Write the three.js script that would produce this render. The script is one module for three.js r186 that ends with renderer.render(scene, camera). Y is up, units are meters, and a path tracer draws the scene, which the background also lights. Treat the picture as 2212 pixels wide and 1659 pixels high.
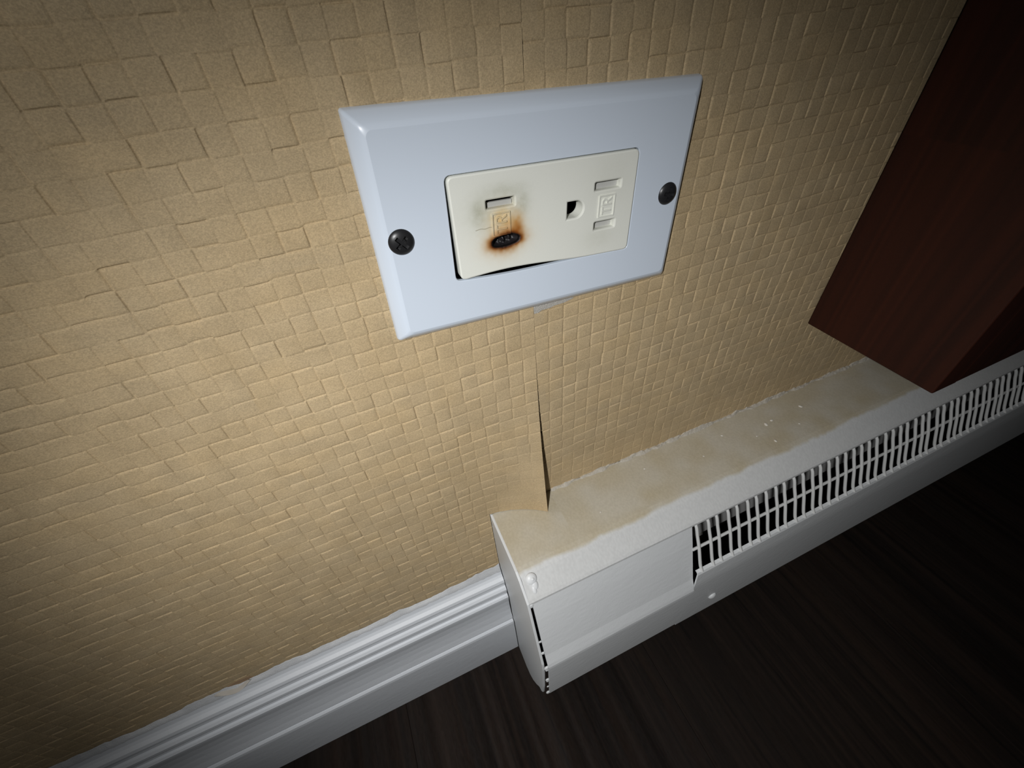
import * as THREE from 'three';
import { mergeGeometries, mergeVertices, toCreasedNormals } from 'three/addons/utils/BufferGeometryUtils.js';
import { RoundedBoxGeometry } from 'three/addons/geometries/RoundedBoxGeometry.js';
import { FontLoader } from 'three/addons/loaders/FontLoader.js';
import { TextGeometry } from 'three/addons/geometries/TextGeometry.js';
import { Brush, Evaluator, SUBTRACTION } from 'three-bvh-csg';

// ---------------------------------------------------------------- camera, light, exposure
const MM = 0.001;
const FLOOR = 345;                    // the outlet's centre is 345 mm above the floor
const renderer = new THREE.WebGLRenderer({ antialias: true });
renderer.toneMapping = THREE.LinearToneMapping;
renderer.toneMappingExposure = 1.0;
renderer.shadowMap.enabled = true;
renderer.shadowMap.type = THREE.PCFSoftShadowMap;

const scene = new THREE.Scene();
scene.background = new THREE.Color(0x000000);

const camera = new THREE.PerspectiveCamera(85.133, 2212 / 1659, 0.005, 20);
const camPos = new THREE.Vector3(-63.17, 50.88 + FLOOR, 131.95).multiplyScalar(MM);
const camRight = new THREE.Vector3(0.91775, -0.07117, 0.39072);
const camDown = new THREE.Vector3(-0.30763, -0.74962, 0.58603);
const camForward = new THREE.Vector3(0.25118, -0.65803, -0.70986);
camera.position.copy(camPos);
camera.up.copy(camDown).negate();
camera.lookAt(camPos.clone().add(camForward));
scene.add(camera);

// a small hand-held lamp behind the lens, up and to its left: a bright core and a weak wide spill
const lampPos = new THREE.Vector3(-166, 113 + FLOOR, 217).multiplyScalar(MM);
const lampAim = lampPos.clone().add(new THREE.Vector3(0.45, -0.77, -0.465));
function lamp(intensity, angle, penumbra) {
  const l = new THREE.SpotLight(0xffffff, intensity, 0, angle, penumbra, 2);
  l.position.copy(lampPos);
  l.target.position.copy(lampAim);
  l.castShadow = true;
  l.shadow.mapSize.set(2048, 2048);
  l.shadow.camera.near = 0.02;
  l.shadow.camera.far = 4;
  l.shadow.bias = -0.0005;
  l.shadow.radius = 0.25;
  scene.add(l, l.target);
}
lamp(0.37, 0.75, 1);
lamp(0.048, 1.35, 0.6);

// ---------------------------------------------------------------- helpers
function mulberry(a) {
  return () => { a |= 0; a = a + 0x6D2B79F5 | 0; let t = Math.imul(a ^ a >>> 15, 1 | a); t = t + Math.imul(t ^ t >>> 7, 61 | t) ^ t; return ((t ^ t >>> 14) >>> 0) / 4294967296; };
}
const hash = (x, y, s = 0) => { let h = Math.imul(x | 0, 374761393) + Math.imul(y | 0, 668265263) + Math.imul(s | 0, 1274126177) | 0; h = Math.imul(h ^ h >>> 13, 1274126177); h ^= h >>> 16; return (h >>> 0) / 4294967296; };
const smooth = t => t * t * (3 - 2 * t);
const clamp = (v, a = 0, b = 1) => Math.min(b, Math.max(a, v));
const mod = (a, n) => ((a % n) + n) % n;
// value noise; period > 0 makes it tile
function vnoise(x, y, s = 0, px = 0, py = px) {
  const i = Math.floor(x), j = Math.floor(y), u = smooth(x - i), v = smooth(y - j);
  const w = (a, b) => hash(px ? mod(a, px) : a, py ? mod(b, py) : b, s);
  return (w(i, j) * (1 - u) + w(i + 1, j) * u) * (1 - v) + (w(i, j + 1) * (1 - u) + w(i + 1, j + 1) * u) * v;
}
function texture(w, h, fn, srgb = true) {
  const d = new Uint8Array(w * h * 4);
  for (let y = 0; y < h; y++) for (let x = 0; x < w; x++) {
    const c = fn(x, y), k = (y * w + x) * 4;
    if (typeof c === 'number') { d[k] = d[k + 1] = d[k + 2] = clamp(c, 0, 1) * 255; } else { d[k] = clamp(c[0], 0, 255); d[k + 1] = clamp(c[1], 0, 255); d[k + 2] = clamp(c[2], 0, 255); }
    d[k + 3] = 255;
  }
  const t = new THREE.DataTexture(d, w, h, THREE.RGBAFormat);
  t.wrapS = t.wrapT = THREE.RepeatWrapping;
  t.magFilter = THREE.LinearFilter; t.minFilter = THREE.LinearMipmapLinearFilter; t.generateMipmaps = true;
  t.colorSpace = srgb ? THREE.SRGBColorSpace : THREE.NoColorSpace;
  t.needsUpdate = true;
  return t;
}
const bases = new Map();                 // where a thing's group stands, in mm from the outlet's centre
function shadowed(o) { o.castShadow = true; o.receiveShadow = true; return o; }
function thing(name, label, category, base = [0, -FLOOR, 0]) {
  const g = new THREE.Group();
  g.name = name; g.position.set(base[0] * MM, (base[1] + FLOOR) * MM, base[2] * MM);
  g.userData = { label, category };
  bases.set(g, base); scene.add(g);
  return g;
}
function structure(name, label, category, base) { const g = thing(name, label, category, base); g.userData.kind = 'structure'; return g; }
// geometry comes in mm from the outlet's centre and is moved to the base of the thing it belongs to
function part(name, geo, mat, parent, label) {
  let r = parent; while (!bases.has(r)) r = r.parent;
  const b = bases.get(r);
  geo.translate(-b[0], -b[1], -b[2]); geo.scale(MM, MM, MM);
  const m = shadowed(new THREE.Mesh(geo, mat)); m.name = name;
  if (label) m.userData.label = label;
  parent.add(m);
  return m;
}
function box(x0, x1, y0, y1, z0, z1, r = 0) {
  const g = r ? new RoundedBoxGeometry(x1 - x0, y1 - y0, z1 - z0, 2, r) : new THREE.BoxGeometry(x1 - x0, y1 - y0, z1 - z0);
  g.translate((x0 + x1) / 2, (y0 + y1) / 2, (z0 + z1) / 2);
  return g;
}
// uv in metres from the position (mm), chosen by the way each face points
function boxUV(g, scale = MM) {
  const n = g.index ? g.toNonIndexed() : g; n.computeVertexNormals();
  const p = n.attributes.position, q = n.attributes.normal, uv = new Float32Array(p.count * 2);
  for (let i = 0; i < p.count; i++) {
    const ax = Math.abs(q.getX(i)), ay = Math.abs(q.getY(i)), az = Math.abs(q.getZ(i));
    const [a, b] = ax > ay && ax > az ? [p.getZ(i), p.getY(i)] : ay > az ? [p.getX(i), p.getZ(i)] : [p.getX(i), p.getY(i)];
    uv[i * 2] = a * scale; uv[i * 2 + 1] = b * scale;
  }
  n.setAttribute('uv', new THREE.BufferAttribute(uv, 2));
  return n;
}
// a profile of [z, y] points carried along x; closed outline
function sweepX(profile, x0, x1, crease = 0.6) {
  const s = new THREE.Shape(profile.map(([z, y]) => new THREE.Vector2(-z, y)));
  const g = new THREE.ExtrudeGeometry(s, { depth: x1 - x0, bevelEnabled: false, steps: 1 });
  g.rotateY(Math.PI / 2); g.translate(x0, 0, 0);            // local x(-z) -> world z, local z -> world x
  return boxUV(toCreasedNormals(g, crease));
}
// a thin sheet bent along [z, y] points, with thickness t inwards, carried along x
function sheetX(pts, t, x0, x1) {
  const inner = pts.map((p, i) => {
    const a = pts[Math.max(0, i - 1)], b = pts[Math.min(pts.length - 1, i + 1)];
    const dz = b[0] - a[0], dy = b[1] - a[1], l = Math.hypot(dz, dy);
    return [p[0] + dy / l * t, p[1] - dz / l * t];
  }).reverse();
  return sweepX([...pts, ...inner], x0, x1, 0.1);
}
function gridMesh(nu, nv, fn) {
  const pos = new Float32Array(nu * nv * 3), uv = new Float32Array(nu * nv * 2), idx = [];
  for (let j = 0; j < nv; j++) for (let i = 0; i < nu; i++) {
    const p = fn(i / (nu - 1), j / (nv - 1)), k = j * nu + i;
    pos.set(p, k * 3); uv[k * 2] = p[0] * MM; uv[k * 2 + 1] = p[1] * MM;
    if (i < nu - 1 && j < nv - 1) idx.push(k, k + 1, k + nu + 1, k, k + nu + 1, k + nu);
  }
  const g = new THREE.BufferGeometry();
  g.setAttribute('position', new THREE.BufferAttribute(pos, 3)); g.setAttribute('uv', new THREE.BufferAttribute(uv, 2));
  g.setIndex(idx); g.computeVertexNormals();
  return g;
}

// ---------------------------------------------------------------- materials
const T = {};
T.fine = texture(512, 512, (x, y) => 0.5 * vnoise(x / 4, y / 4, 1, 128) + 0.3 * vnoise(x / 9, y / 9, 2, 0) + 0.2 * hash(x, y, 3), false);
T.paper = texture(1024, 1024, (x, y) => {
  const f = hash(x, y, 5) - 0.5, m = vnoise(x / 3, y / 2, 6, 0) - 0.5, l = vnoise(x / 64, y / 64, 7, 16) - 0.5, b = vnoise(x / 128, y / 128, 8, 8) - 0.5, r = vnoise(x / 100, y / 80, 9, 0) - 0.5;
  const k = 1 + 0.10 * f + 0.14 * m + 0.05 * l + 0.03 * b;
  return [177 * k + 2 * r, 156 * k, 121 * k - 3 * r];
});
T.paint = texture(512, 512, (x, y) => 0.45 * vnoise(x / 28, y / 12, 11, 0) + 0.35 * vnoise(x / 60, y / 40, 12, 0) + 0.2 * vnoise(x / 5, y / 5, 13, 0), false);
const rep = (t, m) => { const c = t.clone(); c.repeat.set(1 / m, 1 / m); c.needsUpdate = true; return c; };
const rgb = (r, g, b) => new THREE.Color().setRGB(r, g, b);
const std = o => new THREE.MeshStandardMaterial(o);
const M = {};
M.paper = std({ map: rep(T.paper, 0.11), roughness: 0.82, bumpMap: rep(T.fine, 0.035), bumpScale: 0.00006, side: THREE.DoubleSide });
M.plaster = std({ color: rgb(0.62, 0.60, 0.55), roughness: 0.95, bumpMap: rep(T.fine, 0.03), bumpScale: 0.0001 });
M.caulk = std({ color: rgb(0.66, 0.63, 0.56), roughness: 0.6, bumpMap: rep(T.fine, 0.02), bumpScale: 0.0002 });
M.trim = new THREE.MeshPhysicalMaterial({ color: rgb(0.645, 0.67, 0.70), roughness: 0.5, bumpMap: rep(T.paint, 0.12), bumpScale: 0.00012 });
M.heater = new THREE.MeshPhysicalMaterial({ color: rgb(0.645, 0.66, 0.665), roughness: 0.42, bumpMap: rep(T.paint, 0.07), bumpScale: 0.00009 });
M.wire = std({ color: rgb(0.58, 0.585, 0.575), roughness: 0.5 });
M.inside = std({ color: rgb(0.5, 0.5, 0.49), roughness: 0.6 });
M.baffle = std({ color: rgb(0.5, 0.48, 0.45), roughness: 0.7 });
M.fin = std({ color: rgb(0.5, 0.5, 0.51), roughness: 0.5, metalness: 0.5 });
M.plate = new THREE.MeshPhysicalMaterial({ color: rgb(0.60, 0.665, 0.75), roughness: 0.33, clearcoat: 0.25, clearcoatRoughness: 0.12 });
M.screw = std({ color: rgb(0.016, 0.016, 0.017), roughness: 0.36 });
M.cavity = std({ color: rgb(0.02, 0.019, 0.018), roughness: 0.9 });
M.shutter = std({ color: rgb(0.42, 0.42, 0.40), roughness: 0.55 });
M.char = std({ color: rgb(0.012, 0.010, 0.011), roughness: 0.42 });

// ---------------------------------------------------------------- wall with embossed basket-weave paper
const wall = structure('wall_back', 'wall covered with tan basket-weave embossed paper', 'wall', [0, -FLOOR, 0]);
{
  const s = new THREE.Shape([[-1600, -FLOOR], [1900, -FLOOR], [1900, 2100], [-1600, 2100]].map(p => new THREE.Vector2(...p)));
  s.holes.push(new THREE.Path([[-49, -27], [-49, 27], [49, 27], [49, -27]].map(p => new THREE.Vector2(...p))));
  const g = new THREE.ExtrudeGeometry(s, { depth: 100, bevelEnabled: false }); g.translate(0, 0, -100.35);
  part('plaster', boxUV(g), M.plaster, wall);
}
const CW = 7.03, CH = 6.45;
// one sheet: woven strips pass over and under; every strip edge is a small step
function weave({ x0, x1, y0, y1, ox, oy, parity, extraX = [], extraY = [], skip, bend, amp, seed }) {
  const us = [0, 0.03, 0.055, 0.15, 0.5, 0.85, 0.945, 0.97];
  const lines = (a, b, o, pitch, extra) => {
    const out = [];
    for (let i = Math.floor((a - o) / pitch); i <= Math.ceil((b - o) / pitch); i++) for (const u of us) { const v = o + (i + u) * pitch; if (v > a + 0.05 && v < b - 0.05 && !extra.some(e => Math.abs(e - v) < 0.12)) out.push(v); }
    return [a, b, ...extra, ...out].sort((p, q) => p - q);
  };
  const xs = lines(x0, x1, ox, CW, extraX), ys = lines(y0, y1, oy, CH, extraY);
  const nx = xs.length, ny = ys.length, pos = new Float32Array(nx * ny * 3), uv = new Float32Array(nx * ny * 2), idx = [];
  const cellOff = (i, j, s) => (hash(i, j, seed + s) - 0.5) * 0.95;
  for (let b = 0; b < ny; b++) for (let a = 0; a < nx; a++) {
    const x = xs[a], y = ys[b], gx = (x - ox) / CW, gy = (y - oy) / CH;
    // which cell, with the sample on a line taken as the valley between two cells
    const i = Math.floor(gx + 1e-6), j = Math.floor(gy + 1e-6), u = gx - i, v = gy - j;
    const e = mod(i + j + parity, 2);
    const k0 = amp ? amp(x, y) : 1;
    const deep = (ii, jj, t) => 0.09 + 0.40 * Math.pow(hash(ii, jj, seed + t), 1.3);
    const side = (d, D, steep) => { const w = steep ? 0.055 : 0.15; return d < w ? D * (1 - smooth(d / w)) : 0; };
    // e: the horizontal strip lies on top, so its upper and lower edges are the steep walls
    const drop = Math.max(side(u, deep(i, j, 1), !e), side(1 - u, deep(i + 1, j, 1), !e), side(v, deep(i, j, 2), e), side(1 - v, deep(i, j + 1, 2), e));
    let h = 0.3 - k0 * drop;
    h += k0 * 0.16 * ((hash(i, j, seed + 11) - 0.5) * (u - 0.5) + (hash(i, j, seed + 12) - 0.5) * (v - 0.5));
    h += 0.12 * (vnoise(x / 5, y / 5, seed + 4) - 0.5) + 0.05 * (vnoise(x / 1.6, y / 1.3, seed + 5) - 0.5) + 0.14 * (vnoise(x / 45, y / 45, seed + 6) - 0.5);
    // uneven cutting of the strips: each edge a little off its line
    const bl = (t) => { const k = clamp((t - 0.88) / 0.12); return smooth(k) * 0.5; }, bu = bl(u), bd = bl(1 - u), vu = bl(v), vd = bl(1 - v);
    const offY = jj => cellOff(i, jj, 20) * (1 - bu - bd) + cellOff(i + 1, jj, 20) * bu + cellOff(i - 1, jj, 20) * bd;
    const offX = ii => cellOff(ii, j, 30) * (1 - vu - vd) + cellOff(ii, j + 1, 30) * vu + cellOff(ii, j - 1, 30) * vd;
    let dx = offX(i) * (1 - u) + offX(i + 1) * u, dy = offY(j) * (1 - v) + offY(j + 1) * v;
    if (a === 0 || a === nx - 1 || extraX.includes(x)) dx = 0;
    if (b === 0 || b === ny - 1 || extraY.includes(y)) dy = 0;
    let p = [x + 0.45 * dx, y + 0.75 * dy, h];
    if (bend) p = bend(p);
    const k = b * nx + a; pos.set(p, k * 3); uv[k * 2] = x * MM; uv[k * 2 + 1] = y * MM;
    if (a < nx - 1 && b < ny - 1 && !(skip && skip((x + xs[a + 1]) / 2, (y + ys[b + 1]) / 2))) idx.push(k, k + 1, k + nx + 1, k, k + nx + 1, k + nx);
  }
  const g = new THREE.BufferGeometry();
  g.setAttribute('position', new THREE.BufferAttribute(pos, 3)); g.setAttribute('uv', new THREE.BufferAttribute(uv, 2));
  g.setIndex(new THREE.BufferAttribute(new Uint32Array(idx), 1)); g.computeVertexNormals();
  return g;
}
const SEAM = -4.66, PANEL = -37.5, HT = -163;     // seam of the two sheets, end of the heater, top of the heater
const inHole = (x, y) => Math.abs(x) < 48 && Math.abs(y) < 26;
part('wallpaper_sheet', weave({
  x0: -370, x1: SEAM, y0: -238, y1: 130, ox: -88, oy: -27.6, parity: 0, extraX: [PANEL - 0.3, -48, ], extraY: [HT + 0.4, -26, 26], seed: 100,
  skip: (x, y) => inHole(x, y) || (x > PANEL - 0.3 && y < HT + 0.4),
  amp: (x, y) => 1 - 0.75 * clamp((x + 45) / 25) * smooth(clamp((-95 - y) / 45)),
  bend: ([x, y, z]) => {
    const s = clamp((x + 40) / (SEAM + 40)), t = clamp((-48 - y) / 115);
    const lift = 12.6 * Math.pow(s, 1.9) * Math.pow(t, 2.0);
    return [x - 2.1 * s * s * t * t, y, z + lift + 0.25 * s];
  }
}), M.paper, wall, 'tan embossed sheet with its lower corner peeling off the wall');
part('wallpaper_sheet', weave({
  x0: SEAM, x1: 320, y0: HT - 2, y1: 130, ox: 2.04, oy: -45.2, parity: 1, extraX: [48], extraY: [-26, 26], seed: 300,
  skip: inHole, amp: (x, y) => 1 - 0.35 * smooth(clamp((-100 - y) / 50))
}), M.paper, wall);
{ // the same paper further out, where nothing is seen closely
  const t = texture(256, 256, (x, y) => {
    const gx = x / 128, gy = y / 128, i = Math.floor(gx), j = Math.floor(gy), u = gx - i, v = gy - j, e = (i + j) % 2;
    const h = e ? Math.sin(Math.PI * u) : Math.sin(Math.PI * v), ed = e ? Math.min(v, 1 - v) : Math.min(u, 1 - u);
    return 0.1 + 0.85 * h * (0.35 + 0.65 * smooth(clamp(ed / 0.1)));
  }, false);
  t.repeat.set(1 / (2 * CW * MM), 1 / (2 * CH * MM));
  const far = std({ map: M.paper.map, roughness: 0.82, bumpMap: t, bumpScale: 0.0004 });
  for (const [x0, x1, y0, y1] of [[-1600, -370, -238, 2100], [-370, SEAM, 130, 2100], [SEAM, 320, 130, 2100], [320, 1900, -165, 2100]])
    part('wallpaper_sheet', boxUV(box(x0, x1, y0, y1, -0.3, 0.15)), far, wall);
}
{ // bare patch of plaster under the plate where the two sheets meet
  const s = new THREE.Shape([[-4.6, -33], [-4.3, -38.6], [-2.6, -38.7], [-1, -37.9], [2.5, -38.0], [4.5, -37.5], [9, -37.4], [13, -36.6], [14.5, -33]].map(p => new THREE.Vector2(...p)));
  const g = new THREE.ExtrudeGeometry(s, { depth: 0.42, bevelEnabled: true, bevelSize: 0.1, bevelThickness: 0.05, bevelSegments: 1 });
  part('bare_plaster', boxUV(g), std({ color: rgb(0.42, 0.40, 0.36), roughness: 0.95, bumpMap: rep(T.fine, 0.02), bumpScale: 0.0003 }), wall, 'bare pale plaster patch under the outlet');
}
{ // torn and curled paper at the top of the baseboard
  const g = gridMesh(9, 12, (u, v) => [-213 + 19 * v + 2 * (u - 0.5), -227.5 + 3.2 * v * 0.4 + 5 * (1 - v) * (0.3 - u * 0.4) + 1.2 * Math.sin(v * 7), 1.0 + 3.4 * Math.sin(u * 2.6) * Math.sin(Math.PI * clamp(v * 0.9 + 0.05))]);
  part('paper_curl', g, std({ color: rgb(0.5, 0.47, 0.42), roughness: 0.9, side: THREE.DoubleSide }), wall, 'pale curl of torn paper edge');
  const d = new THREE.Shape([[-214, -229], [-207, -224.8], [-201, -222.4], [-195, -222.6], [-192, -225.5], [-198, -226.6], [-205, -228.8], [-210, -231]].map(p => new THREE.Vector2(...p)));
  const g2 = new THREE.ExtrudeGeometry(d, { depth: 0.35, bevelEnabled: false }); g2.translate(0, 0, 0.25);
  part('paper_tear', boxUV(g2), std({ color: rgb(0.33, 0.22, 0.13), roughness: 0.95 }), wall, 'torn spot baring the brown paper backing');
}

// ---------------------------------------------------------------- the rest of the room
{
  const paint = std({ color: rgb(0.5, 0.45, 0.36), roughness: 0.9 });
  const mk = (n, l, c, g, m) => { const o = structure(n, l, c); part('surface', boxUV(g), m, o); };
  mk('wall_left', 'plain painted side wall left of the papered wall', 'wall', box(-1700, -1600, -FLOOR, 2100, -100, 2700), paint);
  mk('wall_right', 'plain painted side wall right of the papered wall', 'wall', box(1900, 2000, -FLOOR, 2100, -100, 2700), paint);
  mk('wall_front', 'plain painted wall facing the papered wall', 'wall', box(-1600, 1900, -FLOOR, 2100, 2600, 2700), paint);
  mk('ceiling', 'plain off-white ceiling', 'ceiling', box(-1700, 2000, 2100, 2200, -100, 2700), std({ color: rgb(0.6, 0.58, 0.54), roughness: 0.95 }));
}

// ---------------------------------------------------------------- floor of dark planks
const floor = structure('floor', 'dark brown wood plank floor', 'floor');
{
  part('subfloor', box(-1700, 2000, -FLOOR - 60, -FLOOR - 8.05, -100, 2700), M.cavity, floor);
  const planks = [0, 1, 2].map(s => texture(256, 1024, (x, y) => {
    const w = vnoise(x / 40, y / 300, 40 + s) * 14;
    const g = vnoise((x + w) / 3.2, y / 160, 50 + s) - 0.5, c = vnoise((x + w * 2) / 14, y / 260, 60 + s) - 0.5, f = hash(x, y >> 2, 70 + s) - 0.5, d = vnoise((x + w) / 1.7, y / 60, 80 + s) > 0.8 ? -0.25 : 0;
    const k = 0.9 + 0.35 * g + 0.4 * c + 0.12 * f + 0.7 * d;
    return [34 * k, 26 * k, 21 * k];
  }));
  const rough = texture(256, 512, (x, y) => 0.55 + 0.3 * vnoise(x / 5, y / 90, 90) + 0.15 * hash(x, y, 91), false);
  const mats = planks.map(t => { t.repeat.set(1 / 0.19, 1 / 1.2); return new THREE.MeshPhysicalMaterial({ map: t, roughnessMap: rough, roughness: 1, specularIntensity: 0.35, bumpMap: t, bumpScale: 0.0002 }); });
  rough.repeat.set(1 / 0.19, 1 / 1.2);
  let n = 0;
  for (let k = -10; k < 9; k++) {
    const x0 = 246 + 190 * (k - 1), cuts = [0, 420 + 700 * hash(k, 3, 5), 0, 2600]; cuts[2] = Math.min(2500, cuts[1] + 1220); cuts.sort((a, b) => a - b);
    for (let i = 0; i < 3; i++) {
      const a = Math.max(-1600, x0 + 0.06), b = Math.min(1900, x0 + 189.94);
      if (b - a < 5) continue;
      const g = boxUV(box(a, b, -FLOOR - 8, -FLOOR, cuts[i] + 0.06, cuts[i + 1] - 0.06, 0.25));
      const uv = g.attributes.uv, o1 = hash(k, i, 7), o2 = hash(k, i, 8);
      for (let q = 0; q < uv.count; q++) uv.setXY(q, uv.getX(q) + o1, uv.getY(q) + o2);
      part('plank', g, mats[(n++ + k + 20) % 3], floor);
    }
  }
}

// ---------------------------------------------------------------- baseboard
{
  const bb = structure('baseboard_back', 'white moulded baseboard left of the heater', 'baseboard', [-800, -FLOOR, 0]);
  const pr = [[0, 0], [14, 0], [14.2, 30], [14.1, 53], [13.7, 55.2], [12.8, 55.9], [11.9, 56.1], [11.7, 58.0], [12.7, 58.6], [12.9, 59.6], [11.6, 65], [10.6, 72], [10.2, 78], [10.4, 85], [11.2, 91], [11.3, 93.4], [10.4, 94.6], [9.2, 95], [9, 97], [9.7, 99.5], [9.6, 101.8], [8.4, 103.2], [7.2, 104], [7.0, 106], [7.3, 108.4], [6.6, 110.4], [4.6, 111.6], [3.4, 113], [2.6, 115.5], [1.2, 117], [0, 117]].map(([z, y]) => [z, y - FLOOR]);
  part('moulding', sweepX(pr, -1600, PANEL - 0.4, 0.9), M.trim, bb);
  // brushed paint that laps unevenly onto the paper
  const N = 420, xa = -420, xb = PANEL - 0.5;
  part('paint_edge', gridMesh(N, 5, (u, v) => {
    const x = xa + (xb - xa) * u, r = 1.2 + 2.6 * Math.pow(vnoise(x / 9, 1, 400), 1.5) + 0.9 * vnoise(x / 2, 3, 401) + 3.5 * smooth(clamp((x + 75) / 35)) * (0.4 + 0.5 * vnoise(x / 4, 8, 402));
    const prof = [[2.5, -1.6], [2.4, 0.1], [1.3, 0.45], [0.95, 0.8], [0.35, 1.0]][Math.round(v * 4)];
    return [x, -228.2 + (prof[1] > 0 ? prof[1] * r : prof[1]), prof[0] + 0.2 * vnoise(x / 2.2, v * 5, 403)];
  }), std({ color: rgb(0.55, 0.56, 0.57), roughness: 0.55, bumpMap: rep(T.fine, 0.02), bumpScale: 0.0002, side: THREE.DoubleSide }), bb);
}

// ---------------------------------------------------------------- baseboard heater
const heater = thing('baseboard_heater', 'white painted electric baseboard heater with wire grille under the outlet', 'heater', [PANEL, -FLOOR, 0]);
{
  const END = 1300, LID = 66;           // right end (out of view), end of the blank cover
  // end panel
  const s = new THREE.Shape();
  const pts = [[0.4, HT], [37, HT], [41, HT - 1.6], [50.5, HT - 10], [53, HT - 18], [64.8, -222], [65.4, -230], [64.2, -268], [62.5, -288], [60.5, -294.5], [57, -298], [51, -315], [44, -331], [37, -341], [30, -FLOOR], [14.6, -FLOOR], [14.4, -FLOOR + 56], [12, -FLOOR + 57], [11.5, -FLOOR + 95], [8, -FLOOR + 104], [4, -FLOOR + 114], [0.8, -FLOOR + 119]];
  s.setFromPoints(pts.map(([z, y]) => new THREE.Vector2(-z, y)));
  const g = new THREE.ExtrudeGeometry(s, { depth: 0.8, bevelEnabled: true, bevelSize: 0.35, bevelOffset: -0.35, bevelThickness: 0.35, bevelSegments: 2 });
  g.rotateY(Math.PI / 2); g.translate(PANEL + 0.35, 0, 0);
  part('end_panel', boxUV(g), M.heater, heater);
  // hood: flat top, rounded bend, slope to the front
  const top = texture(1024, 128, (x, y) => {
    // darker, browner tone over the flat top (v 0..1 is 0..56 mm out from the wall), with an uneven outline
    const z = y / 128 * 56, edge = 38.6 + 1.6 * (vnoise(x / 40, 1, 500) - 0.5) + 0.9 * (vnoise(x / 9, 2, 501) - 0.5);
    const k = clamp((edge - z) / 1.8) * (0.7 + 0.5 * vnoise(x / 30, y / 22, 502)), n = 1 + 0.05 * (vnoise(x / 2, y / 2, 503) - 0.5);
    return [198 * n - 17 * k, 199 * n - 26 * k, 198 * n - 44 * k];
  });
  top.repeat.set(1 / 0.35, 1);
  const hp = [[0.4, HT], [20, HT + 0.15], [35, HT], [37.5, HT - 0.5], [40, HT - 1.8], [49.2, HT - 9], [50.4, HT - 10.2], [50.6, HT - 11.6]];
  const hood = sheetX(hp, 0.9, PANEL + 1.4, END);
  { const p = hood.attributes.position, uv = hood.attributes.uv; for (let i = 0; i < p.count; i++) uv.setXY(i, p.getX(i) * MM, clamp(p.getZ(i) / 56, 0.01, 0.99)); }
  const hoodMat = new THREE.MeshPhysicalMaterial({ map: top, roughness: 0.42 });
  const hoodMesh = part('hood', hood, hoodMat, heater, 'white painted top with browner flat part');
  // painted-over screw in the slope with a drip
  const dome = (r, h, n = 20) => new THREE.SphereGeometry(r, n, 10, 0, Math.PI * 2, 0, Math.PI / 2).scale(1, h / r, 1);
  const nrm = Math.atan2(13, 10);        // turn of the slope
  const sc = mergeGeometries([dome(3.0, 1.5), dome(0.9, 0.5, 12).translate(0.4, 1.35, 0.2), dome(1.9, 0.9).scale(0.9, 1, 1.4).translate(0.7, 0.1, 3.3), dome(1.5, 0.7).scale(0.8, 1, 1.5).translate(-0.3, 0.1, 5.4)]);
  sc.rotateX(Math.PI / 2 - nrm + 0.05); sc.translate(-30.9, HT - 3.2, 41.9);
  part('screw', boxUV(sc), M.heater, hoodMesh);
  { // crumbs of old paint lying on the top
    const rnd = mulberry(77);
    for (const [x, z, r] of [[152, 17, 1.3], [158, 16, 1.0], [185, 15, 1.1], [146, 30, 0.9], [139, 22, 0.6], [120, 12, 0.7], [171, 26, 0.6], [98, 20, 0.5], [60, 12, 0.6], [20, 26, 0.5]])
      part('paint_crumb', boxUV(new THREE.IcosahedronGeometry(r, 1).scale(1.2, 0.45, 0.8).rotateY(rnd() * 3).translate(x, HT + 0.25, z)), M.caulk, hoodMesh);
  }
  // blank front cover at the end
  const cp = [[50.3, HT - 10.8], [54.6, -186.5], [59, -200.5], [63.4, -214.5], [66.4, -221.4], [67.2, -223.6], [67.4, -226], [67.2, -276], [65.6, -277.6]];
  const cov = sheetX(cp, 0.9, PANEL + 2.9, LID);
  const coverMesh = part('front_cover', cov, M.heater, heater);
  { // paint bridging the gap between cover and end panel
    for (const [y, r] of [[-176, 1.3], [-203, 0.7], [-212, 0.9], [-224, 1.3], [-228, 0.8], [-247, 1.0], [-250, 0.7], [-262, 0.6], [-275, 1.1]]) {
      const z = y > -222 ? 50.3 + (HT - 10.8 - y) / 48.2 * 16 : 67.2;
      part('paint_drip', boxUV(new THREE.SphereGeometry(r, 10, 8).scale(1.3, 1.6, 0.7).translate(PANEL + 2.2, y, z - 0.7)), M.heater, coverMesh);
    }
  }
  // lower strip under the grille
  const lp = [[62.6, -205.2], [64.4, -205.8], [65.2, -207.4], [66.0, -217], [66.2, -220.5], [66.3, -224], [66.1, -284], [63.5, -285.6]];
  const strip = part('lower_strip', sheetX(lp, 0.9, LID + 0.4, END), M.heater, heater);
  part('screw', boxUV(dome(3.2, 1.9).rotateX(Math.PI / 2).translate(92, -260, 66)), M.heater, strip);
  // wires of the grille, hooked in under the hood and curling out onto the strip
  const curve = new THREE.CatmullRomCurve3([[0, -175.2, 46.2], [0, -175.4, 47.6], [0, -177.2, 50.2], [0, -183.4, 53.2], [0, -191, 57.0], [0, -199.5, 60.4], [0, -203.6, 62.2], [0, -205.4, 63.6], [0, -206.3, 64.3]].map(p => new THREE.Vector3(...p)));
  const wire = new THREE.TubeGeometry(curve, 20, 1.02, 8);
  for (let k = 0; k < 84; k++) {
    const g = wire.clone(); g.rotateY((hash(k, 1, 600) - 0.5) * 0.02); g.translate(70 + 7.5 * k + (hash(k, 2, 600) - 0.5) * 0.9, 0, (hash(k, 3, 600) - 0.5) * 0.4);
    part('grille_wire', g, M.wire, heater);
  }
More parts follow.
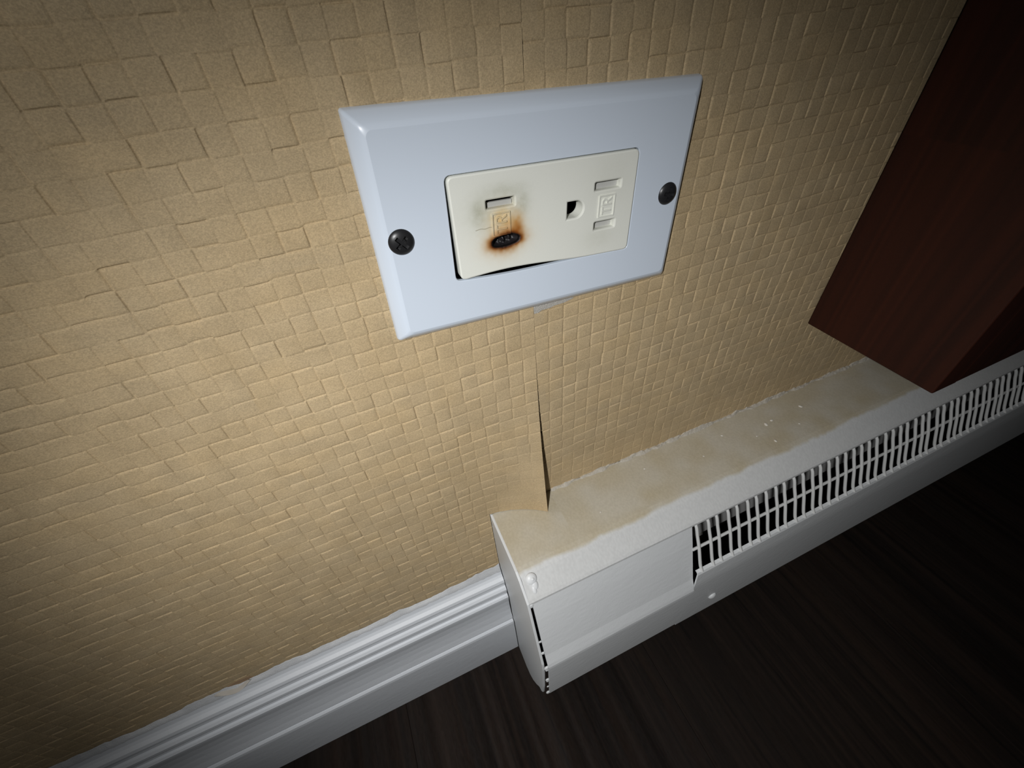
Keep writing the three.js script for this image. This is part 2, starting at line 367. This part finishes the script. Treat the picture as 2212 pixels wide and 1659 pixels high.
  const cross = new THREE.CylinderGeometry(0.95, 0.95, END - 66, 8); cross.rotateZ(Math.PI / 2); cross.translate((END + 66) / 2, -191.2, 56.2);
  part('cross_wire', cross, M.wire, heater);
  // inside
  part('back_plate', box(PANEL + 2, END, -290, HT - 1.2, 15, 16.2), M.inside, heater);
  part('inner_flange', box(LID + 0.5, END, -189, -173, 44.6, 45.4), M.baffle, heater);
  part('inner_end', box(LID - 3, LID - 2, -284, -180, 17, 48), M.inside, heater);
  const el = [new THREE.CylinderGeometry(3.5, 3.5, END - 90, 12).rotateZ(Math.PI / 2).translate((END + 90) / 2, -205, 23.5)];
  for (let k = 0; k < 110; k++) el.push(box(92 + k * 5.5, 92.5 + k * 5.5, -226, -182, 17, 30));
  part('heating_element', mergeGeometries(el.map(e => e.toNonIndexed())), M.fin, heater);
  // ragged caulk where the top meets the paper
  const N = 620, xa = 1.5, xb = 420;
  part('caulk', gridMesh(N, 6, (u, v) => {
    const x = xa + (xb - xa) * u, k = Math.round(v * 5);
    const r = 0.2 + 1.9 * Math.pow(vnoise(x / 8, 1, 700), 2) + 1.3 * (vnoise(x / 1.9, 2, 701) - 0.35), o = 0.5 + 1.5 * vnoise(x / 6, 5, 702) + 0.7 * vnoise(x / 1.6, 6, 703);
    const q = [[o + 0.5, -0.3], [o, 0.35], [o * 0.75, 0.7], [0.9, 0.55 * r + 0.5], [0.75, 0.9 * r + 0.3], [0.1, r + 0.35]][k];
    return [x, HT + q[1] + (k && k < 5 ? 0.5 * (vnoise(x / 1.2, k * 3, 704) - 0.5) : 0), q[0]];
  }), std({ color: rgb(0.50, 0.46, 0.39), roughness: 0.6, bumpMap: rep(T.fine, 0.015), bumpScale: 0.0003, side: THREE.DoubleSide }), heater);
}

// ---------------------------------------------------------------- outlet
const outlet = thing('wall_outlet', 'white wall outlet with scorched melted slot and black plate screws', 'outlet', [0, 0, 0]);
outlet.rotation.z = -0.0364;
{
  const rr = (w, h, r, n = 6) => { // rounded rectangle, counter-clockwise
    const o = [];
    for (const [cx, cy, a] of [[w / 2 - r, h / 2 - r, 0], [-w / 2 + r, h / 2 - r, 90], [-w / 2 + r, -h / 2 + r, 180], [w / 2 - r, -h / 2 + r, 270]])
      for (let i = 0; i <= n; i++) { const t = (a + 90 * i / n) * Math.PI / 180; o.push([cx + r * Math.cos(t), cy + r * Math.sin(t)]); }
    return o;
  };
  // quadrilateral with rounded corners and extra points along its lower side
  const quad = (TL, TR, BR, BL, r, bow) => {
    const c = [TL, BL, BR, TR], o = [];
    for (let i = 0; i < 4; i++) {
      const p = new THREE.Vector2(...c[i]), a = new THREE.Vector2(...c[(i + 3) % 4]).sub(p).normalize(), b = new THREE.Vector2(...c[(i + 1) % 4]).sub(p).normalize();
      const A = p.clone().addScaledVector(a, r), B = p.clone().addScaledVector(b, r);
      for (let k = 0; k <= 5; k++) { const t = k / 5; o.push(A.clone().multiplyScalar((1 - t) * (1 - t)).addScaledVector(p, 2 * t * (1 - t)).addScaledVector(B, t * t)); }
      if (i === 1) { const q = new THREE.Vector2(...BR), e = q.clone().sub(p), L = e.length(); for (let k = 1; k < 30; k++) { const t = r / L + (1 - 2 * r / L) * k / 30; const w = p.clone().addScaledVector(e, t); w.y += bow(w.x); o.push(w); } }
    }
    return o;                            // counter-clockwise
  };
  const hump = (x, a, b) => { const t = clamp((x - a) / (b - a)); return Math.pow(Math.sin(Math.PI * Math.pow(t, 0.75)), 1.5); };
  const opening = quad([-34, 17.4], [33.2, 17.4], [33.7, -17.3], [-34.3, -15.5], 2.2, x => -0.55 * hump(x, -33, 14));
  const faceOutline = quad([-33.3, 16.95], [32.75, 16.95], [33.1, -16.95], [-32.5, -15.0], 2.0, x => 1.15 * hump(x, -31, 16));
  // cover plate
  const rings = [[0, 0, 0.8], [0.25, 1.6, 0.9], [0.7, 2.5, 1.0], [3.1, 5.0, 1.2], [3.8, 5.5, 1.5], [4.7, 5.8, 1.8]].map(([inset, z, r]) => rr(114.3 - 2 * inset, 69.85 - 2 * inset, r).map(([x, y]) => [x, y, z]));
  const n = rings[0].length, pos = rings.flat(2), idx = [];
  for (let k = 0; k < rings.length - 1; k++) for (let i = 0; i < n; i++) { const a = k * n + i, b = k * n + (i + 1) % n; idx.push(a, b, b + n, a, b + n, a + n); }
  let bev = new THREE.BufferGeometry(); bev.setAttribute('position', new THREE.Float32BufferAttribute(pos, 3)); bev.setIndex(idx); bev.computeVertexNormals();
  bev = toCreasedNormals(bev, 0.7);
  const fs = new THREE.Shape(rings[rings.length - 1].map(p => new THREE.Vector2(p[0], p[1])));
  fs.holes.push(new THREE.Path(opening.slice().reverse()));
  const flat = new THREE.ShapeGeometry(fs).toNonIndexed(); flat.translate(0, 0, 5.8); flat.deleteAttribute('uv');
  const rim = []; // rounded lip of the opening and its inner wall
  const steps = [[0, 5.8], [-0.12, 5.74], [-0.22, 5.5], [-0.22, 4.3]];
  const cen = new THREE.Vector2(0, 0.3);
  for (const [d, z] of steps) for (const p of opening) { const q = p.clone().sub(cen); q.x += Math.sign(q.x) * d; q.y += Math.sign(q.y) * d; q.add(cen); rim.push(q.x, q.y, z); }
  const m = opening.length, ri = [];
  for (let k = 0; k < steps.length - 1; k++) for (let i = 0; i < m; i++) { const a = k * m + i, b = k * m + (i + 1) % m; ri.push(a, a + m, b + m, a, b + m, b); }
  let rg = new THREE.BufferGeometry(); rg.setAttribute('position', new THREE.Float32BufferAttribute(rim, 3)); rg.setIndex(ri); rg.computeVertexNormals(); rg = rg.toNonIndexed();
  M.plate.side = THREE.DoubleSide;
  part('cover_plate', mergeGeometries([bev.index ? bev.toNonIndexed() : bev, flat, rg]), M.plate, outlet, 'glossy bluish white bevelled cover plate');

  // receptacle face with its slots
  const rect = (x0, x1, y0, y1, r = 0.35) => rr(x1 - x0, y1 - y0, r, 3).map(([x, y]) => new THREE.Vector2(x + (x0 + x1) / 2, y + (y0 + y1) / 2));
  const dee = (xl, cx, cy, r) => { const o = [new THREE.Vector2(xl, cy - r)]; for (let i = 0; i <= 14; i++) { const t = -Math.PI / 2 + Math.PI * i / 14; o.push(new THREE.Vector2(cx + r * Math.cos(t), cy + r * Math.sin(t))); } o.push(new THREE.Vector2(xl, cy + r)); return o; };
  const BX = -16.0, BY = -4.5;
  const blobR = t => { const c = Math.cos(t), s2 = Math.sin(t), e = 1 / Math.pow(Math.pow(Math.abs(c) / 4.7, 2.6) + Math.pow(Math.abs(s2) / 1.75, 2.6), 1 / 2.6); return e * (0.92 + 0.16 * vnoise(4 + 3 * c, 4 + 3 * s2, 800)); };
  const blob = (k = 1) => Array.from({ length: 36 }, (_, i) => { const t = i / 36 * Math.PI * 2; return new THREE.Vector2(BX + k * blobR(t) * Math.cos(t) , BY + k * blobR(t) * Math.sin(t) + 0.07 * k * blobR(t) * Math.cos(t)); });
  const holes = [dee(-31.8, -28.7, 1.2, 2.75), rect(-21.9, -12.4, 6.2, 8.8), blob(), dee(6.6, 9.9, 1.2, 2.75), rect(16.7, 26.7, 6.0, 8.6), rect(17.6, 25.9, -7.2, -4.5)];
  const face = new THREE.Shape(faceOutline);
  for (const h of holes) face.holes.push(new THREE.Path(h.slice().reverse()));
  let fg = new THREE.ExtrudeGeometry(face, { depth: 4.2, bevelEnabled: true, bevelThickness: 0.6, bevelSize: 0.55, bevelOffset: -0.55, bevelSegments: 2 });
  fg.translate(0, 0, 6.35 - 4.8);
  fg = toCreasedNormals(fg, 0.3);
  { const p = fg.attributes.position, uv = fg.attributes.uv; for (let i = 0; i < p.count; i++) uv.setXY(i, (p.getX(i) + 34) / 68, (p.getY(i) + 18) / 36); }
  const soot = texture(1088, 576, (x, y) => {
    const X = (x + 0.5) / 16 - 34, Y = (y + 0.5) / 16 - 18;
    const t = Math.atan2(Y - BY - 0.07 * (X - BX), X - BX), d = Math.hypot(X - BX, Y - BY - 0.07 * (X - BX)) - blobR(t);
    const w = 0.75 + 0.5 * vnoise(X * 0.9, Y * 0.9, 810), w2 = 0.8 + 0.4 * vnoise(X * 3, Y * 3, 811);
    let c = [222, 223, 214];
    const mix = (q, k) => { k = clamp(k); c = c.map((v, i) => v * (1 - k) + q[i] * k); };
    const ell = (cx, cy, rx, ry) => Math.exp(-(((X - cx) / rx) ** 2 + ((Y - cy) / ry) ** 2));
    // grey-green soot beside and above the upper slot
    mix([150, 150, 128], 0.42 * w2 * w * (ell(-24.6, 5.5, 2.1, 3.4) + 0.7 * ell(-9.6, 6.5, 2.3, 3.6) + 0.55 * ell(-16, 11, 6.5, 2.2)));
    mix([176, 176, 158], 0.35 * w * (ell(-20, 5, 9, 6) + 0.5 * ell(20, -10, 6, 4) + 0.4 * ell(22, 8, 7, 7)));
    // heat-yellowed plastic, then brown, then char
    mix([206, 176, 122], 0.75 * w * (ell(-16.8, 2.2, 4.6, 4.4)));
    mix([190, 140, 78], 0.85 * w * (Math.exp(-Math.max(0, d) / 2.1) + 0.75 * ell(-11.9, 0.4, 2.3, 3.3)));
    mix([136, 72, 18], 0.95 * w * Math.exp(-Math.pow(Math.max(0, d) / 1.8, 1.5)) + 0.45 * ell(-11.4, -1.2, 1.5, 2.2));
    mix([52, 24, 8], 1.15 * w2 * Math.exp(-Math.pow(Math.max(0, d) / 0.8, 1.6)));
    mix([14, 11, 11], 1.5 * Math.exp(-Math.pow(Math.max(0, d + 0.1) / 0.33, 2)));
    // hair-thin crack to the ground hole
    const cy = 0.6 + 0.12 * Math.sin(X * 2); if (X > -26 && X < -20.5) mix([120, 112, 88], 0.7 * Math.exp(-(((Y - cy) / 0.09) ** 2)));
    const k = 1 + 0.025 * (hash(x, y, 812) - 0.5); c = c.map(v => v * k);
    return c;
  });
  soot.wrapS = soot.wrapT = THREE.ClampToEdgeWrapping;
  const faceMat = new THREE.MeshPhysicalMaterial({ map: soot, roughness: 0.45 });
  const rec = part('receptacle', fg, faceMat, outlet, 'off-white receptacle with brown scorch marks');
  // shutters and dark depths behind the slots
  part('shutter', box(-21.0, -12.6, 6.0, 7.6, 3.2, 4.4, 0.2), M.shutter, rec);
  part('shutter', box(16.2, 27.2, 5.6, 9.0, 3.0, 4.0, 0.2), M.shutter, rec);
  part('shutter', box(17.2, 26.3, -7.6, -5.2, 2.9, 3.9, 0.2), M.shutter, rec);
  { // melted, blistered lump in the burnt slot
    const g = gridMesh(49, 16, (u, v) => { const a = u * Math.PI * 2, k = v * 0.98, r = blobR(a) * k; const X = BX + r * Math.cos(a), Y = BY + r * Math.sin(a) + 0.07 * r * Math.cos(a); return [X, Y, 2.6 + 3.0 * Math.pow(k, 5) + (X < -18 ? 0 : 1) * 1.6 * (1 - k * k) * (0.4 + Math.pow(Math.sin(X * 1.35 + 0.35 * Y), 2))]; });
    part('charred_slot', g, M.char, rec, 'melted slot charred black');
    M.char.side = THREE.DoubleSide;
  }
  // raised TR marks in their frames, reading upwards
  const font = await new FontLoader().loadAsync('fonts/droid/droid_sans_regular.typeface.json');
  const mark = (x0, x1, y0, y1, size) => {
    const t = 0.34, z0 = 6.25, z1 = 6.75, gs = [box(x0, x1, y1 - t, y1, z0, z1), box(x0, x1, y0, y0 + t, z0, z1), box(x0, x0 + t, y0 + t, y1 - t, z0, z1), box(x1 - t, x1, y0 + t, y1 - t, z0, z1)].map(g => g.toNonIndexed());
    const tx = new TextGeometry('TR', { font, size, depth: 0.5, curveSegments: 4, bevelEnabled: false });
    tx.computeBoundingBox(); const b = tx.boundingBox; tx.translate(-(b.min.x + b.max.x) / 2, -(b.min.y + b.max.y) / 2, 0);
    tx.rotateZ(Math.PI / 2); tx.translate((x0 + x1) / 2, (y0 + y1) / 2, z0);
    gs.push(tx.index ? tx.toNonIndexed() : tx);
    for (const g of gs) { const p = g.attributes.position, uv = g.attributes.uv; for (let i = 0; i < p.count; i++) uv.setXY(i, (p.getX(i) + 34) / 68, (p.getY(i) + 18) / 36); }
    part('raised_mark', mergeGeometries(gs), faceMat, rec, 'raised framed TR lettering');
  };
  mark(-20.4, -14.2, -2.4, 4.8, 3.7);
  mark(18.5, 24.9, -3.0, 4.3, 3.7);
  // black screws with a cross recess
  const ev = new Evaluator(); ev.attributes = ['position', 'normal']; ev.useGroups = false;
  const head = new THREE.LatheGeometry([[0, -0.4], [3.8, -0.4], [3.9, 0], [3.85, 0.2], [3.4, 0.68], [2.6, 1.12], [1.4, 1.42], [0, 1.5]].map(p => new THREE.Vector2(...p)), 40);
  head.rotateX(Math.PI / 2);
  const cut = (a) => { const g = new THREE.BoxGeometry(4.5, 1.2, 2.4); g.translate(0, 0, 1.5); g.rotateZ(a); return g; };
  let hb = new Brush(mergeVertices(head.deleteAttribute('uv') && head)); hb.updateMatrixWorld();
  for (const a of [0.5, 0.5 + Math.PI / 2]) { const c = new Brush(cut(a).deleteAttribute('uv')); c.updateMatrixWorld(); hb = ev.evaluate(hb, c, SUBTRACTION); hb.updateMatrixWorld(); }
  for (const [x, y, a] of [[-49.2, 1.1, 0.25], [47.9, 0.6, 0.9]]) {
    const g = hb.geometry.clone(); g.rotateZ(a); g.translate(x, y, 5.8);
    part('screw', g, M.screw, outlet, 'black cross-head screw');
  }
  // box in the wall behind
  const bx = [box(-48.5, 48.5, -26.5, 26.5, -46, -45), box(-48.5, 48.5, 26, 26.5, -45, 1), box(-48.5, 48.5, -26.5, -26, -45, 1), box(-48.5, -48, -26, 26, -45, 1), box(48, 48.5, -26, 26, -45, 1)];
  part('junction_box', mergeGeometries(bx), M.cavity, outlet);
}

// ---------------------------------------------------------------- wooden cabinet over the heater
{
  const X0 = 175.7, Y0 = -101, c = thing('wooden_cabinet', 'dark red-brown wooden cabinet close to the wall above the heater', 'cabinet', [X0, Y0, 0.6]);
  const wood = texture(512, 512, (x, y) => {
    const w = vnoise(x / 90, y / 200, 900) * 30, g = vnoise((x + w) / 5, y / 140, 901) - 0.5, b = vnoise((x + w) / 30, y / 300, 902) - 0.5, k = 1 + 0.22 * g + 0.3 * b + 0.08 * (hash(x, y, 903) - 0.5);
    return [46 * k, 20 * k, 10 * k];
  });
  wood.repeat.set(1 / 0.16, 1 / 0.4);
  const wm = new THREE.MeshPhysicalMaterial({ map: wood, roughness: 0.7, specularIntensity: 0.4 });
  part('side_panel', boxUV(box(X0, X0 + 18, Y0, 700, 0.6, 69.8, 0.8)), wm, c);
  part('front_panel', boxUV(box(X0 + 18.2, 900, Y0, 700, 52, 69.6, 0.8)), wm, c);
  part('bottom_panel', boxUV(box(X0 + 18.2, 882, Y0 + 1, Y0 + 19, 0.6, 51.8)), wm, c);
  part('side_panel', boxUV(box(882.2, 900, Y0, 700, 0.6, 51.8)), wm, c);
  part('top_panel', boxUV(box(X0 + 18.2, 882, 682, 700, 0.6, 51.8)), wm, c);
  c.rotation.x = 0.022;
}

renderer.render(scene, camera);
